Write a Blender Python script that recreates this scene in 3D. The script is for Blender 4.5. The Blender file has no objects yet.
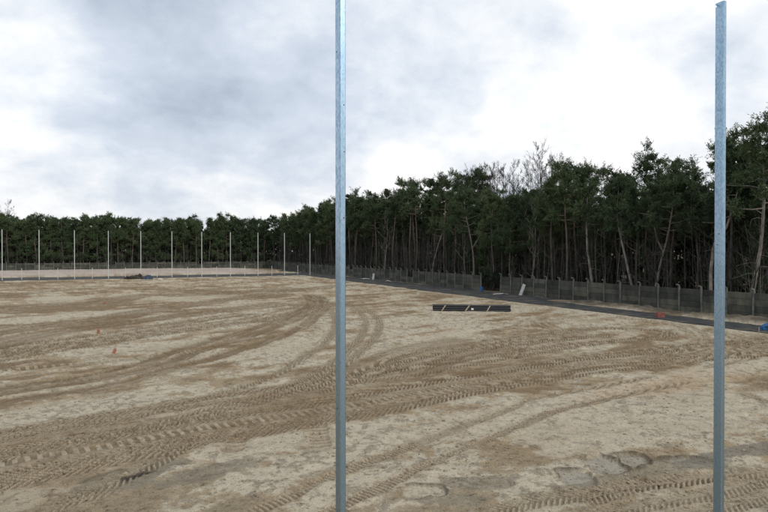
import bpy, math, random
import numpy as np
R = math.radians
random.seed(7)
sc = bpy.context.scene
C = sc.collection

# ------------------------------------------------------------------ camera
# World axes follow the sports field: X runs along the row of posts, Y towards the far end.
CAM_H = 4.65
cam_d = bpy.data.cameras.new('camera')
cam = bpy.data.objects.new('camera', cam_d)
C.objects.link(cam)
cam.location = (0, 0, CAM_H)
cam.rotation_euler = (R(90 - 0.486), 0, R(-25))
cam_d.sensor_width = 36
cam_d.lens = 27.66
cam_d.clip_start = 0.1
cam_d.clip_end = 8000
sc.camera = cam

# ------------------------------------------------------------------ sky and sun
SUN_AZ, SUN_EL = 172.0, 32.0      # clockwise from +Y
w = bpy.data.worlds.new('World')
sc.world = w
w.use_nodes = True
nt = w.node_tree
nt.nodes.clear()
def N(tree, kind, **kw):
    n = tree.nodes.new(kind)
    for k, v in kw.items():
        if k.startswith('i_'):
            n.inputs[k[2:].replace('_', ' ')].default_value = v
        else:
            setattr(n, k, v)
    return n
def L(tree, a, b): tree.links.new(a, b)
def MATH(tree, op, a, b=None, clamp=False):
    n = tree.nodes.new('ShaderNodeMath'); n.operation = op; n.use_clamp = clamp
    for i, x in enumerate((a, b)):
        if x is None: continue
        if isinstance(x, (int, float)): n.inputs[i].default_value = x
        else: tree.links.new(x, n.inputs[i])
    return n.outputs[0]
def RAMP(tree, fac, stops, interp='LINEAR'):
    n = tree.nodes.new('ShaderNodeValToRGB'); n.color_ramp.interpolation = interp
    e = n.color_ramp.elements
    while len(e) < len(stops): e.new(0.5)
    for i, (p, c) in enumerate(stops):
        e[i].position = p; e[i].color = tuple(c) + (1,) if len(c) == 3 else c
    if fac is not None: tree.links.new(fac, n.inputs[0])
    return n.outputs[0]
def MIX(tree, fac, a, b, blend='MIX'):
    n = tree.nodes.new('ShaderNodeMix'); n.data_type = 'RGBA'; n.blend_type = blend
    for x, i in ((fac, 0), (a, 6), (b, 7)):
        if isinstance(x, (int, float)): n.inputs[i].default_value = x
        elif isinstance(x, tuple): n.inputs[i].default_value = x + (1,) if len(x) == 3 else x
        else: tree.links.new(x, n.inputs[i])
    return n.outputs[2]

sky = N(nt, 'ShaderNodeTexSky', sky_type='NISHITA', sun_disc=False)
sky.sun_elevation = R(SUN_EL); sky.sun_rotation = R(SUN_AZ)
tc = N(nt, 'ShaderNodeTexCoord')
sep = N(nt, 'ShaderNodeSeparateXYZ'); L(nt, tc.outputs['Generated'], sep.inputs[0])
zz = MATH(nt, 'MAXIMUM', sep.outputs[2], 0.0)
den = MATH(nt, 'ADD', zz, 0.50)
cx = MATH(nt, 'DIVIDE', sep.outputs[0], den)
cy = MATH(nt, 'DIVIDE', sep.outputs[1], den)
cmb = N(nt, 'ShaderNodeCombineXYZ'); L(nt, cx, cmb.inputs[0]); L(nt, cy, cmb.inputs[1])
def cloud_noise(scale, detail, rough, off, dist=0.0):
    mp = N(nt, 'ShaderNodeMapping'); L(nt, cmb.outputs[0], mp.inputs[0]); mp.inputs['Location'].default_value = off
    n = N(nt, 'ShaderNodeTexNoise'); L(nt, mp.outputs[0], n.inputs['Vector'])
    n.inputs['Scale'].default_value = scale; n.inputs['Detail'].default_value = detail
    n.inputs['Roughness'].default_value = rough; n.inputs['Distortion'].default_value = dist
    return n.outputs[0]
big = cloud_noise(1.05, 4, 0.5, (3.1, 1.7, 0.0), 0.5)
mid = cloud_noise(3.0, 7, 0.5, (0.4, 5.2, 1.0), 0.2)
# the heavy grey bank of cloud over the far left of the field
def bank(az, el, width):
    d = N(nt, 'ShaderNodeVectorMath', operation='DOT_PRODUCT')
    L(nt, tc.outputs['Generated'], d.inputs[0])
    d.inputs[1].default_value = (math.sin(R(az)) * math.cos(R(el)), math.cos(R(az)) * math.cos(R(el)), math.sin(R(el)))
    mr = N(nt, 'ShaderNodeMapRange', interpolation_type='SMOOTHSTEP')
    L(nt, d.outputs['Value'], mr.inputs[0])
    mr.inputs[1].default_value = math.cos(R(width)); mr.inputs[2].default_value = 1.0
    return mr.outputs[0]
fine = cloud_noise(8.5, 8, 0.6, (2.4, 0.2, 3.0), 0.2)
dens = MATH(nt, 'ADD', MATH(nt, 'ADD', MATH(nt, 'MULTIPLY', big, 0.42), MATH(nt, 'MULTIPLY', mid, 0.98)), MATH(nt, 'MULTIPLY', fine, 0.46))
dens = MATH(nt, 'SUBTRACT', dens, 0.30)
dens = MATH(nt, 'ADD', dens, MATH(nt, 'MULTIPLY', bank(8, 24, 26), 0.13))
dens = MATH(nt, 'SUBTRACT', dens, MATH(nt, 'MULTIPLY', bank(-9, 17, 10), 0.16))
dens = MATH(nt, 'SUBTRACT', dens, MATH(nt, 'MULTIPLY', bank(100, 24, 95), 0.14))
# thin and bright down by the horizon
low = N(nt, 'ShaderNodeMapRange', interpolation_type='SMOOTHSTEP'); L(nt, zz, low.inputs[0])
low.inputs[1].default_value = 0.26; low.inputs[2].default_value = 0.02
dens = MATH(nt, 'SUBTRACT', dens, MATH(nt, 'MULTIPLY', low.outputs[0], 0.10))
ccol = RAMP(nt, dens, [(0.39, (1.0, 1.0, 1.0)), (0.54, (0.82, 0.85, 0.89)), (0.70, (0.62, 0.68, 0.77)), (1.0, (0.40, 0.46, 0.55))])
ccol = MIX(nt, MATH(nt, 'MULTIPLY', low.outputs[0], 0.5), ccol, (1.0, 0.95, 0.92), 'MULTIPLY')
bg1 = N(nt, 'ShaderNodeBackground'); L(nt, sky.outputs[0], bg1.inputs[0]); bg1.inputs[1].default_value = 0.1
bg2 = N(nt, 'ShaderNodeBackground'); L(nt, ccol, bg2.inputs[0]); bg2.inputs[1].default_value = 1.16
ms = N(nt, 'ShaderNodeMixShader'); ms.inputs[0].default_value = 0.93
L(nt, bg1.outputs[0], ms.inputs[1]); L(nt, bg2.outputs[0], ms.inputs[2])
wo = N(nt, 'ShaderNodeOutputWorld'); L(nt, ms.outputs[0], wo.inputs[0])

sd = bpy.data.lights.new('sun', 'SUN'); sd.energy = 1.4; sd.angle = R(10); sd.color = (1.0, 0.95, 0.88)
sun = bpy.data.objects.new('sun', sd); C.objects.link(sun)
sun.rotation_euler = (R(90 - SUN_EL), 0, R(180 - SUN_AZ))
sc.view_settings.view_transform = 'Standard'
sc.view_settings.look = 'None'
sc.view_settings.gamma = 1.0
sc.view_settings.exposure = 0.0
sc.view_settings.use_curve_mapping = False
sc.cycles.use_denoising = True
sc.cycles.max_bounces = 6

# ------------------------------------------------------------------ helpers
def tag(o, label=None, cat=None, group=None, kind=None):
    for k, v in (('label', label), ('category', cat), ('group', group), ('kind', kind)):
        if v: o[k] = v
    return o
def empty(name, loc=(0, 0, 0), rz=0, parent=None):
    o = bpy.data.objects.new(name, None); C.objects.link(o)
    o.location = loc; o.rotation_euler = (0, 0, rz); o.empty_display_size = 0.2
    o.parent = parent
    return o
def mesh_np(name, V, F, mat=None, smooth=False):
    """V (n,3) array; F list of (m,k) index arrays."""
    me = bpy.data.meshes.new(name)
    V = np.asarray(V, np.float32)
    F = [np.asarray(f, np.int32) for f in F if len(f)]
    nl = sum(f.size for f in F); nf = sum(len(f) for f in F)
    me.vertices.add(len(V)); me.vertices.foreach_set('co', V.ravel())
    me.loops.add(nl); me.loops.foreach_set('vertex_index', np.concatenate([f.ravel() for f in F]))
    me.polygons.add(nf)
    tot = np.concatenate([np.full(len(f), f.shape[1], np.int32) for f in F])
    st = np.concatenate([[0], np.cumsum(tot)[:-1]]).astype(np.int32)
    me.polygons.foreach_set('loop_start', st)
    try: me.polygons.foreach_set('loop_total', tot)
    except Exception: pass
    me.polygons.foreach_set('use_smooth', np.full(nf, bool(smooth)))
    me.update(calc_edges=True); me.validate()
    if mat: me.materials.append(mat)
    return me
def obj(name, me, parent=None, loc=None, rot=None):
    o = bpy.data.objects.new(name, me); C.objects.link(o); o.parent = parent
    if loc is not None: o.location = loc
    if rot is not None: o.rotation_euler = rot
    return o
class MB:
    """collects pieces of one mesh"""
    def __init__(s): s.V = []; s.F = {}; s.n = 0
    def add(s, V, F):
        V = np.asarray(V, float)
        s.V.append(V)
        for f in F:
            f = np.asarray(f)
            if len(f): s.F.setdefault(f.shape[1], []).append(f + s.n)
        s.n += len(V)
    def box(s, c, size, rot=None, bevel=0.0):
        hx, hy, hz = [d / 2 for d in size]
        if bevel:
            b = bevel; pts = []
            for z, k in ((-hz, b), (-hz + b, 0), (hz - b, 0), (hz, b)):
                ax, ay = hx - k, hy - k
                pts += [(-ax, -ay + b, z), (-ax + b, -ay, z), (ax - b, -ay, z), (ax, -ay + b, z), (ax, ay - b, z), (ax - b, ay, z), (-ax + b, ay, z), (-ax, ay - b, z)]
            V = np.array(pts)
            q = [(r * 8 + i, r * 8 + (i + 1) % 8, r * 8 + 8 + (i + 1) % 8, r * 8 + 8 + i) for r in range(3) for i in range(8)]
            F = [q, [tuple(range(7, -1, -1))], [tuple(range(24, 32))]]
        else:
            V = np.array([(x * hx, y * hy, z * hz) for z in (-1, 1) for x, y in ((-1, -1), (1, -1), (1, 1), (-1, 1))])
            F = [[(3, 2, 1, 0), (4, 5, 6, 7), (0, 1, 5, 4), (1, 2, 6, 5), (2, 3, 7, 6), (3, 0, 4, 7)]]
        if rot is not None: V = V @ np.asarray(rot).T
        s.add(V + np.asarray(c, float), F)
        return s
    def tube(s, P, r, n=6, cap=True):
        P = np.asarray(P, float); r = np.broadcast_to(np.asarray(r, float), (len(P),))
        T = np.gradient(P, axis=0); T /= np.linalg.norm(T, axis=1)[:, None] + 1e-9
        ref = np.array([0.31, 0.95, 0.05]) if abs(T[0][2]) > 0.6 else np.array([0.05, 0.1, 1.0])
        A = np.cross(T, ref); A /= np.linalg.norm(A, axis=1)[:, None] + 1e-9
        B = np.cross(T, A)
        a = np.linspace(0, 2 * np.pi, n, endpoint=False)
        V = P[:, None] + r[:, None, None] * (np.cos(a)[None, :, None] * A[:, None] + np.sin(a)[None, :, None] * B[:, None])
        m = len(P)
        i = np.arange(m - 1)[:, None] * n; j = np.arange(n)[None]; k = (j + 1) % n
        q = np.stack([i + j, i + n + j, i + n + k, i + k], -1).reshape(-1, 4)
        F = [q]
        if cap and n > 2:
            F += [[tuple(range(n))], [tuple(range(m * n - 1, m * n - n - 1, -1))]]
        s.add(V.reshape(-1, 3), F)
        return s
    def mesh(s, name, mat=None, smooth=False):
        return mesh_np(name, np.concatenate(s.V), [np.concatenate(v) for v in s.F.values()], mat, smooth)
def rot_z(a): return np.array([(math.cos(a), -math.sin(a), 0), (math.sin(a), math.cos(a), 0), (0, 0, 1)])
def rot_y(a): return np.array([(math.cos(a), 0, math.sin(a)), (0, 1, 0), (-math.sin(a), 0, math.cos(a))])
def rot_x(a): return np.array([(1, 0, 0), (0, math.cos(a), -math.sin(a)), (0, math.sin(a), math.cos(a))])

_tab = np.random.RandomState(11).rand(512, 512)
def vnoise(x, y):
    xi = np.floor(x).astype(np.int64); yi = np.floor(y).astype(np.int64)
    fx = x - xi; fy = y - yi
    fx = fx * fx * fx * (fx * (fx * 6 - 15) + 10); fy = fy * fy * fy * (fy * (fy * 6 - 15) + 10)
    a = _tab[xi & 511, yi & 511]; b = _tab[(xi + 1) & 511, yi & 511]
    c = _tab[xi & 511, (yi + 1) & 511]; d = _tab[(xi + 1) & 511, (yi + 1) & 511]
    return (a + (b - a) * fx) * (1 - fy) + (c + (d - c) * fx) * fy      # 0..1
def fbm(x, y, s, o=3, seed=0, g=0.5):
    t = 0; amp = 1; tot = 0; f = 1 / s
    ca, sa = math.cos(0.6), math.sin(0.6)
    for i in range(o):
        X = (x * ca - y * sa) * f + 17.3 * seed + 5.1 * i; Y = (x * sa + y * ca) * f + 9.7 * seed + 3.3 * i
        t = t + amp * vnoise(X, Y); tot += amp; amp *= g; f *= 2.03; ca, sa = ca * 0.8 - sa * 0.6, ca * 0.6 + sa * 0.8
    return t / tot
def sstep(a, b, x):
    t = np.clip((x - a) / (b - a), 0, 1); return t * t * (3 - 2 * t)

# ------------------------------------------------------------------ materials
def mat(name, col=(0.5, 0.5, 0.5), rough=0.8, metal=0.0, spec=0.5):
    m = bpy.data.materials.new(name); m.use_nodes = True
    t = m.node_tree; b = t.nodes['Principled BSDF']
    b.inputs['Base Color'].default_value = tuple(col) + (1,)
    b.inputs['Roughness'].default_value = rough; b.inputs['Metallic'].default_value = metal
    b.inputs['Specular IOR Level'].default_value = spec
    return m, t, b
def noise(t, scale, detail=4, rough=0.55, coord='Object', vscale=None):
    if coord == 'World': c = N(t, 'ShaderNodeNewGeometry'); src = c.outputs['Position']
    else: c = N(t, 'ShaderNodeTexCoord'); src = c.outputs[coord]
    if vscale:
        mp = N(t, 'ShaderNodeMapping'); L(t, src, mp.inputs[0]); mp.inputs['Scale'].default_value = vscale; src = mp.outputs[0]
    n = N(t, 'ShaderNodeTexNoise'); L(t, src, n.inputs['Vector'])
    n.inputs['Scale'].default_value = scale; n.inputs['Detail'].default_value = detail; n.inputs['Roughness'].default_value = rough
    return n.outputs[0]
def bump(t, b, h, strength, dist):
    n = N(t, 'ShaderNodeBump'); n.inputs['Strength'].default_value = strength; n.inputs['Distance'].default_value = dist
    L(t, h, n.inputs['Height']); L(t, n.outputs[0], b.inputs['Normal'])
def noisy(name, c0, c1, scale, rough=0.8, metal=0.0, spec=0.3, bstr=0.0, bdist=0.01, bscale=None, vscale=None, p0=0.35, p1=0.65, coord='Object'):
    m, t, b = mat(name, c0, rough, metal, spec)
    n = noise(t, scale, 5, 0.6, coord, vscale)
    L(t, RAMP(t, n, [(p0, c0), (p1, c1)]), b.inputs['Base Color'])
    if bstr: bump(t, b, noise(t, bscale or scale, 4), bstr, bdist)
    return m

m_ground, t, b = mat('sandy_ground', rough=0.95, spec=0.15)
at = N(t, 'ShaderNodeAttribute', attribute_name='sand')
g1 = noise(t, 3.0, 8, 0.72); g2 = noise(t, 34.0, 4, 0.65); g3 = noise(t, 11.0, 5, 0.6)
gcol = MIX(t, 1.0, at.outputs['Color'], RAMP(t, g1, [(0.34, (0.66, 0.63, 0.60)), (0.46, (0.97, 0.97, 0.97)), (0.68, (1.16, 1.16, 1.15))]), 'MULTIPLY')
gcol = MIX(t, 1.0, gcol, RAMP(t, g2, [(0.34, (0.70, 0.69, 0.67)), (0.48, (1, 1, 1)), (0.68, (1.12, 1.12, 1.12))]), 'MULTIPLY')
g4 = noise(t, 95.0, 3, 0.6)
gcol = MIX(t, 1.0, gcol, RAMP(t, g4, [(0.36, (0.74, 0.73, 0.71)), (0.5, (1, 1, 1)), (0.66, (1.14, 1.14, 1.13))]), 'MULTIPLY')
gcol = MIX(t, 1.0, gcol, RAMP(t, g3, [(0.34, (0.50, 0.46, 0.42)), (0.40, (1, 1, 1)), (0.8, (1.08, 1.08, 1.08))]), 'MULTIPLY')  # dark specks: shade of small clods painted into the colour
L(t, gcol, b.inputs['Base Color'])
bump(t, b, MATH(t, 'ADD', g2, MATH(t, 'MULTIPLY', g3, 2.0)), 0.9, 0.03)

def zinc(name, tint_lo, tint_hi, metal):
    m, t, b = mat(name, tint_lo, 0.42, metal, 0.5)
    v = N(t, 'ShaderNodeTexVoronoi'); v.inputs['Scale'].default_value = 70
    c = N(t, 'ShaderNodeTexCoord'); mp = N(t, 'ShaderNodeMapping'); mp.inputs['Scale'].default_value = (1, 1, 0.5)
    L(t, c.outputs['Object'], mp.inputs[0]); L(t, mp.outputs[0], v.inputs['Vector'])
    sp = N(t, 'ShaderNodeSeparateXYZ'); L(t, v.outputs['Color'], sp.inputs[0])
    n = noise(t, 5, 5, 0.6, vscale=(1, 1, 0.35))
    k = MATH(t, 'ADD', MATH(t, 'MULTIPLY', sp.outputs[0], 0.5), MATH(t, 'MULTIPLY', n, 0.5))
    L(t, RAMP(t, k, [(0.2, tint_lo), (0.75, tint_hi)]), b.inputs['Base Color'])
    L(t, RAMP(t, k, [(0.2, (0.46,) * 3), (0.8, (0.30,) * 3)]), b.inputs['Roughness'])
    bump(t, b, sp.outputs[1], 0.08, 0.002)
    return m
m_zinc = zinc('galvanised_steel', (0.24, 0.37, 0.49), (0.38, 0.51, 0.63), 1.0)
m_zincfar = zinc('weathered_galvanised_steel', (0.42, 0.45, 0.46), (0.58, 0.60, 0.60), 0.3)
m_dark, _, _ = mat('bolt_hole', (0.012, 0.012, 0.014), 0.9)
m_conc = noisy('mossy_grey_concrete', (0.042, 0.044, 0.037), (0.094, 0.093, 0.077), 1.3, 0.92, bstr=0.5, bdist=0.01, bscale=30, vscale=(1, 1, 0.6), coord='World')
t = m_conc.node_tree; b = t.nodes['Principled BSDF']; oi = N(t, 'ShaderNodeObjectInfo')
lk = b.inputs['Base Color'].links[0].from_socket
c2 = MIX(t, 1.0, lk, RAMP(t, oi.outputs['Random'], [(0, (0.62, 0.64, 0.62)), (0.6, (1, 1, 1)), (1, (1.5, 1.45, 1.32))]), 'MULTIPLY')
dn = noise(t, 2.2, 6, 0.7, 'World', (1, 1, 0.25))
c2 = MIX(t, RAMP(t, dn, [(0.5, (0, 0, 0)), (0.72, (0.75,) * 3)]), c2, (0.030, 0.036, 0.030))
L(t, c2, b.inputs['Base Color'])
m_concpost = noisy('pale_concrete_post', (0.085, 0.092, 0.083), (0.17, 0.175, 0.155), 3.0, 0.9, bstr=0.4, bdist=0.008, bscale=40, coord='World')
m_strip = noisy('black_geotextile', (0.020, 0.023, 0.025), (0.060, 0.060, 0.056), 1.2, 0.9, bstr=0.4, bdist=0.01, bscale=14)
t = m_strip.node_tree; b = t.nodes['Principled BSDF']
lk = b.inputs['Base Color'].links[0].from_socket
dn = noise(t, 0.55, 7, 0.68, 'World')
L(t, MIX(t, RAMP(t, dn, [(0.52, (0, 0, 0)), (0.70, (0.8,) * 3)]), lk, (0.17, 0.14, 0.10)), b.inputs['Base Color'])
m_pipe = noisy('black_plastic_pipe', (0.010, 0.010, 0.011), (0.022, 0.022, 0.023), 6, 0.38, spec=0.5)
m_strap = noisy('pale_lashing_strap', (0.20, 0.17, 0.12), (0.34, 0.29, 0.21), 8, 0.8)
m_white = noisy('dirty_white_plastic', (0.38, 0.39, 0.38), (0.62, 0.62, 0.60), 5, 0.6)
m_blue = noisy('blue_tarpaulin', (0.02, 0.07, 0.19), (0.045, 0.14, 0.30), 6, 0.5, bstr=0.5, bdist=0.03, bscale=7)
m_navy = noisy('dark_blue_tarpaulin', (0.02, 0.03, 0.055), (0.07, 0.09, 0.13), 3, 0.6, bstr=0.5, bdist=0.03, bscale=7)
m_red = noisy('faded_red_plastic', (0.17, 0.055, 0.045), (0.27, 0.095, 0.075), 6, 0.6)
m_redbag = noisy('red_plastic_film', (0.35, 0.03, 0.05), (0.5, 0.06, 0.08), 9, 0.4)
m_stake = noisy('raw_wood', (0.28, 0.20, 0.12), (0.40, 0.30, 0.19), 9, 0.85, vscale=(1, 1, 0.2))
m_orange = noisy('orange_marking_paint', (0.24, 0.095, 0.055), (0.34, 0.14, 0.085), 12, 0.6)
m_debris = noisy('brown_debris', (0.018, 0.017, 0.015), (0.075, 0.063, 0.05), 3, 0.95)
m_bark, t, b = mat('pine_bark', rough=0.95, spec=0.1)
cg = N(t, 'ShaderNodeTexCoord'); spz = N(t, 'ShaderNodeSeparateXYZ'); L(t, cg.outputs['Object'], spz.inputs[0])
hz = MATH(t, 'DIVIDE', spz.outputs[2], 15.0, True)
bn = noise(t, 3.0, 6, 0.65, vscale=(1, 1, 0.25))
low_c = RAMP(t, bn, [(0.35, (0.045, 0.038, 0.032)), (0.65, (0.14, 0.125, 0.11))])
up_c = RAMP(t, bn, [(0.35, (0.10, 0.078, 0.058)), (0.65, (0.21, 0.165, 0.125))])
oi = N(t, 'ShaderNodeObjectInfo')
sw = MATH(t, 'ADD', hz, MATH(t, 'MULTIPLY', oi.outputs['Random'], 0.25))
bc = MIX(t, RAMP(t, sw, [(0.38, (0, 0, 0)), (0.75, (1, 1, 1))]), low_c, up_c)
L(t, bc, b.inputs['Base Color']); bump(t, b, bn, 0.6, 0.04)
m_palebark = noisy('pale_grey_bark', (0.11, 0.098, 0.085), (0.28, 0.255, 0.22), 3.5, 0.9, bstr=0.4, bdist=0.02, bscale=8, vscale=(1, 1, 0.3))
m_twig = noisy('bare_grey_twigs', (0.024, 0.021, 0.019), (0.060, 0.054, 0.048), 2.5, 0.95)
m_brush = noisy('grey_brushwood', (0.060, 0.055, 0.049), (0.135, 0.126, 0.112), 0.6, 0.95)
def foliage(name, c0, c1, c2):
    m, t, b = mat(name, c1, 0.75, 0, 0.15)
    n = noise(t, 0.9, 4, 0.6); n2 = noise(t, 14, 2, 0.5)
    oi = N(t, 'ShaderNodeObjectInfo')
    k = MATH(t, 'ADD', MATH(t, 'MULTIPLY', n, 0.7), MATH(t, 'MULTIPLY', n2, 0.3))
    k = MATH(t, 'ADD', k, MATH(t, 'MULTIPLY', MATH(t, 'SUBTRACT', oi.outputs['Random'], 0.5), 0.25))
    L(t, RAMP(t, k, [(0.3, c0), (0.5, c1), (0.72, c2)]), b.inputs['Base Color'])
    return m
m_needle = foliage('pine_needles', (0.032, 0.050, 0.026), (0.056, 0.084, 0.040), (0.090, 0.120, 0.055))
m_needle2 = foliage('shaded_wood_needles', (0.024, 0.036, 0.022), (0.040, 0.058, 0.032), (0.060, 0.080, 0.042))  # darker copy of the needles, the wood's inner shade set in its colour

# ------------------------------------------------------------------ ground
TRACKS = {
    'Z1': [(-3.2,15.3),(-2.2,15.5),(-0.2,16.0),(2.2,16.4),(6.4,17.0),(8.6,17.4),(12.3,18.0),(16.8,18.9),(21.8,19.3),(27.0,19.2),(32.0,18.6)],
    'Z2': [(6.0,19.8),(10.5,21.3),(15.0,23.2),(20.0,24.6),(25.0,25.4)],
    'A1': [(-3.5,16.5),(-2.4,17.0),(-0.2,17.6),(2.5,18.3),(5.0,18.8),(7.2,19.1),(9.7,19.5),(14.0,20.5),(19.4,21.8),(23.9,22.5),(26.7,22.3),(28.7,23.1),(29.1,24.7),(26.9,26.8),(22.7,27.2)],
    'A2': [(-3.3,15.6),(-2.3,16.0),(-0.2,16.5),(2.3,16.9),(6.7,17.6),(9.0,18.1),(12.8,18.8),(17.4,19.6),(22.6,20.0),(28.3,20.1),(33.9,19.4)],
    'A3': [(-3.1,14.8),(-2.1,15.1),(-0.2,15.4),(2.1,15.9),(6.2,16.4),(8.3,16.7),(11.8,17.4),(16.1,18.1),(21.1,18.7),(26.3,18.6),(31.3,17.9)],
    'A4': [(-3.0,14.1),(-2.0,14.3),(-0.2,14.7),(2.1,15.2),(5.9,15.6),(8.0,15.9),(11.3,16.7),(15.5,17.4),(20.2,17.9),(25.0,17.7),(29.7,17.0)],
    'A5': [(5.8,18.2),(10.4,20.8),(15.3,22.5),(21.4,24.1),(26.0,24.4)],
    'A6': [(8.1,19.5),(13.3,22.9),(19.7,25.2),(26.5,26.4)],
    'B1': [(-4.6,21.8),(-3.2,22.7),(-0.9,23.5),(1.9,25.4),(3.8,28.5),(6.7,32.1),(10.8,37.6),(13.9,43.1),(17.3,51.3),(19.7,61.2)],
    'B2': [(-4.4,20.6),(-3.0,21.5),(-0.3,22.2),(2.6,24.9),(5.1,27.3),(9.8,33.3),(13.2,39.7),(16.9,48.2),(19.8,58.0)],
    'C1': [(15.8,43.9),(13.1,35.4),(10.1,28.6),(7.3,24.1),(4.9,20.8),(2.5,18.9),(0.3,17.4)],
    'C2': [(18.6,46.4),(15.8,37.1),(12.7,30.1),(9.8,25.1),(6.7,20.7),(4.7,18.8),(2.4,17.5),(0.3,16.2)],
    'C3': [(10.8,40.2),(10.6,36.0),(11.0,32.7),(9.5,28.8),(7.6,26.4)],
    'D1': [(-6.1,28.7),(-4.3,30.3),(-1.4,32.5),(1.0,34.3),(5.0,37.0),(9.1,39.0),(13.2,43.5),(18.3,50.8)],
    'D3': [(-6.5,30.8),(-4.6,32.4),(-1.4,34.3),(1.1,36.4),(5.4,40.1),(10.1,43.3)],
    'D2': [(-5.6,26.4),(-3.8,27.0),(-2.1,27.3),(0.6,27.5),(2.9,28.3),(4.6,29.1)],
    'E1': [(-8.1,38.2),(-5.7,40.0),(-3.4,42.5),(-0.3,44.0),(3.4,50.6),(7.2,53.7),(17.6,65.6),(29.9,75.1)],
    'E2': [(-6.8,32.0),(-4.9,34.9),(-2.3,38.9),(1.3,42.1),(6.2,45.9),(14.7,51.4)],
    'F1': [(-10.9,51.7),(-7.8,54.9),(-3.5,58.7),(-0.4,59.5),(3.3,67.3),(8.9,66.2),(21.8,71.7)],
    'F2': [(-10.0,70.5),(-5.1,78.1),(0.1,81.8),(7.7,74.0),(17.7,75.8)],
    'G1': [(2.9,10.9),(4.9,11.7),(7.5,12.8),(10.8,14.1),(12.1,14.7),(15.1,15.1),(18.6,15.6)],
    'G2': [(2.9,9.6),(4.3,10.2),(6.7,11.3),(9.1,12.3),(11.8,13.3),(15.8,14.0),(19.3,14.5)],
    'G0': [(1.8,10.3),(3.1,10.8),(4.3,11.5),(5.8,12.1)],
    'H1': [(5.7,8.7),(7.7,8.6),(8.9,8.5),(10.1,8.3),(12.3,7.8)],
    'H2': [(7.5,7.7),(8.6,7.7),(10.3,7.5),(12.1,7.5),(14.0,7.4)],
    'H3': [(8.6,7.2),(9.9,7.0),(11.9,7.0)],
    'I1': [(5.1,15.2),(4.5,13.2)],
    'I2': [(3.1,15.4),(2.6,14.0)],
    'J1': [(26.5,32.8),(22.8,29.7),(18.3,23.7),(15.6,20.5)],
    'J2': [(20.2,28.9),(17.7,25.0),(15.5,21.6)],
    'J3': [(25.0,31.0),(23.9,28.2),(20.1,22.8)],
    'K1': [(8.6,20.6),(11.0,22.4),(14.6,25.1),(17.5,26.6)],
    'K2': [(9.7,19.3),(11.5,20.7),(14.9,23.0),(17.0,24.6)],
    'L1': [(30.9,30.8),(32.3,27.0),(29.3,22.4),(25.1,19.5),(21.5,19.1)],
    'L2': [(31.5,23.6),(30.3,20.7),(28.2,18.7),(24.8,17.6),(20.6,17.2)],
    'L3': [(32.6,21.3),(30.8,18.9),(26.1,16.6),(21.3,15.9)],
    'M1': [(19.1,13.0),(18.7,12.2),(18.1,11.0)],
    'N1': [(-1.4,12.3),(0.0,12.9),(1.3,14.3),(1.7,15.2)],
    'N2': [(-1.6,11.6),(-0.8,12.2),(0.4,12.7)],
}
# half width, depth, tread kind, tread pitch, brownness
KIND = {'Z': (1.35, 0.0, 'rut', 0.2, 0.62), 'A': (0.31, 0.015, 'chev', 0.185, 1.0), 'B': (0.46, 0.05, 'rut', 0.25, 1.0), 'C': (0.25, 0.02, 'chev', 0.18, 0.75),
        'D': (0.32, 0.015, 'chev', 0.19, 0.95), 'E': (0.50, 0.03, 'rut', 0.3, 0.9), 'F': (0.7, 0.03, 'rut', 0.3, 0.85),
        'G': (0.16, 0.018, 'bar', 0.11, 0.85), 'H': (0.26, 0.02, 'chev', 0.13, 0.7), 'I': (0.28, 0.03, 'bar', 0.26, 0.7),
        'J': (0.20, 0.02, 'bar', 0.18, 0.6), 'K': (0.40, 0.02, 'rut', 0.2, 0.7), 'L': (0.22, 0.025, 'bar', 0.2, 0.7),
        'M': (0.20, 0.02, 'bar', 0.15, 0.8), 'N': (0.26, 0.02, 'chev', 0.17, 0.6)}
SPECIAL = {'D2': (0.30, 0.02, 'lug', 0.30, 0.5), 'A3': (0.24, 0.015, 'lug', 0.24, 0.7), 'C3': (0.22, 0.04, 'rut', 0.2, -0.3)}
# the machines passed more than once: the same run again, this far to the side
AGAIN = {'A1': (0.6,), 'A2': (-0.5,), 'A4': (-0.6,), 'A5': (0.6,), 'A6': (0.7,), 'D1': (-0.75, 0.7, 1.5), 'D3': (0.7, 1.4), 'E1': (-1.1, 1.1), 'E2': (-1.0, 1.0), 'B1': (0.8,), 'F1': (-1.5, 1.5), 'F2': (1.6,), 'L1': (0.5,), 'L2': (0.5,), 'J1': (0.45,), 'J3': (0.45,), 'K1': (0.9,), 'K2': (-0.8,), 'C2': (0.65,), 'H2': (0.5,)}
def smooth_path(P, step=0.5):
    P = np.array(P, float)
    if len(P) == 2: return np.linspace(P[0], P[1], 8)
    Q = np.vstack([2 * P[0] - P[1], P, 2 * P[-1] - P[-2]])
    out = []
    for i in range(1, len(Q) - 2):
        n = max(2, int(np.linalg.norm(Q[i + 1] - Q[i]) / step))
        t = np.linspace(0, 1, n, endpoint=False)[:, None]
        a, b_, c, d = Q[i - 1], Q[i], Q[i + 1], Q[i + 2]
        out.append(0.5 * (2 * b_ + (c - a) * t + (2 * a - 5 * b_ + 4 * c - d) * t ** 2 + (3 * b_ - a - 3 * c + d) * t ** 3))
    out.append(P[-1:])
    return np.vstack(out)
PATHS = {k: smooth_path(v, 0.5 if k[0] not in 'EFB' else 1.2) for k, v in TRACKS.items()}
for k, offs in AGAIN.items():
    P = PATHS[k]; T_ = np.gradient(P, axis=0); T_ /= np.linalg.norm(T_, axis=1)[:, None] + 1e-9
    for j_, o_ in enumerate(offs):
        wv = 0.25 * np.sin(np.linspace(0, 5, len(P)) + j_ * 2)
        PATHS[k + 'again%d' % j_] = P + np.stack([-T_[:, 1], T_[:, 0]], 1) * (o_ + wv)[:, None]
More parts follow.
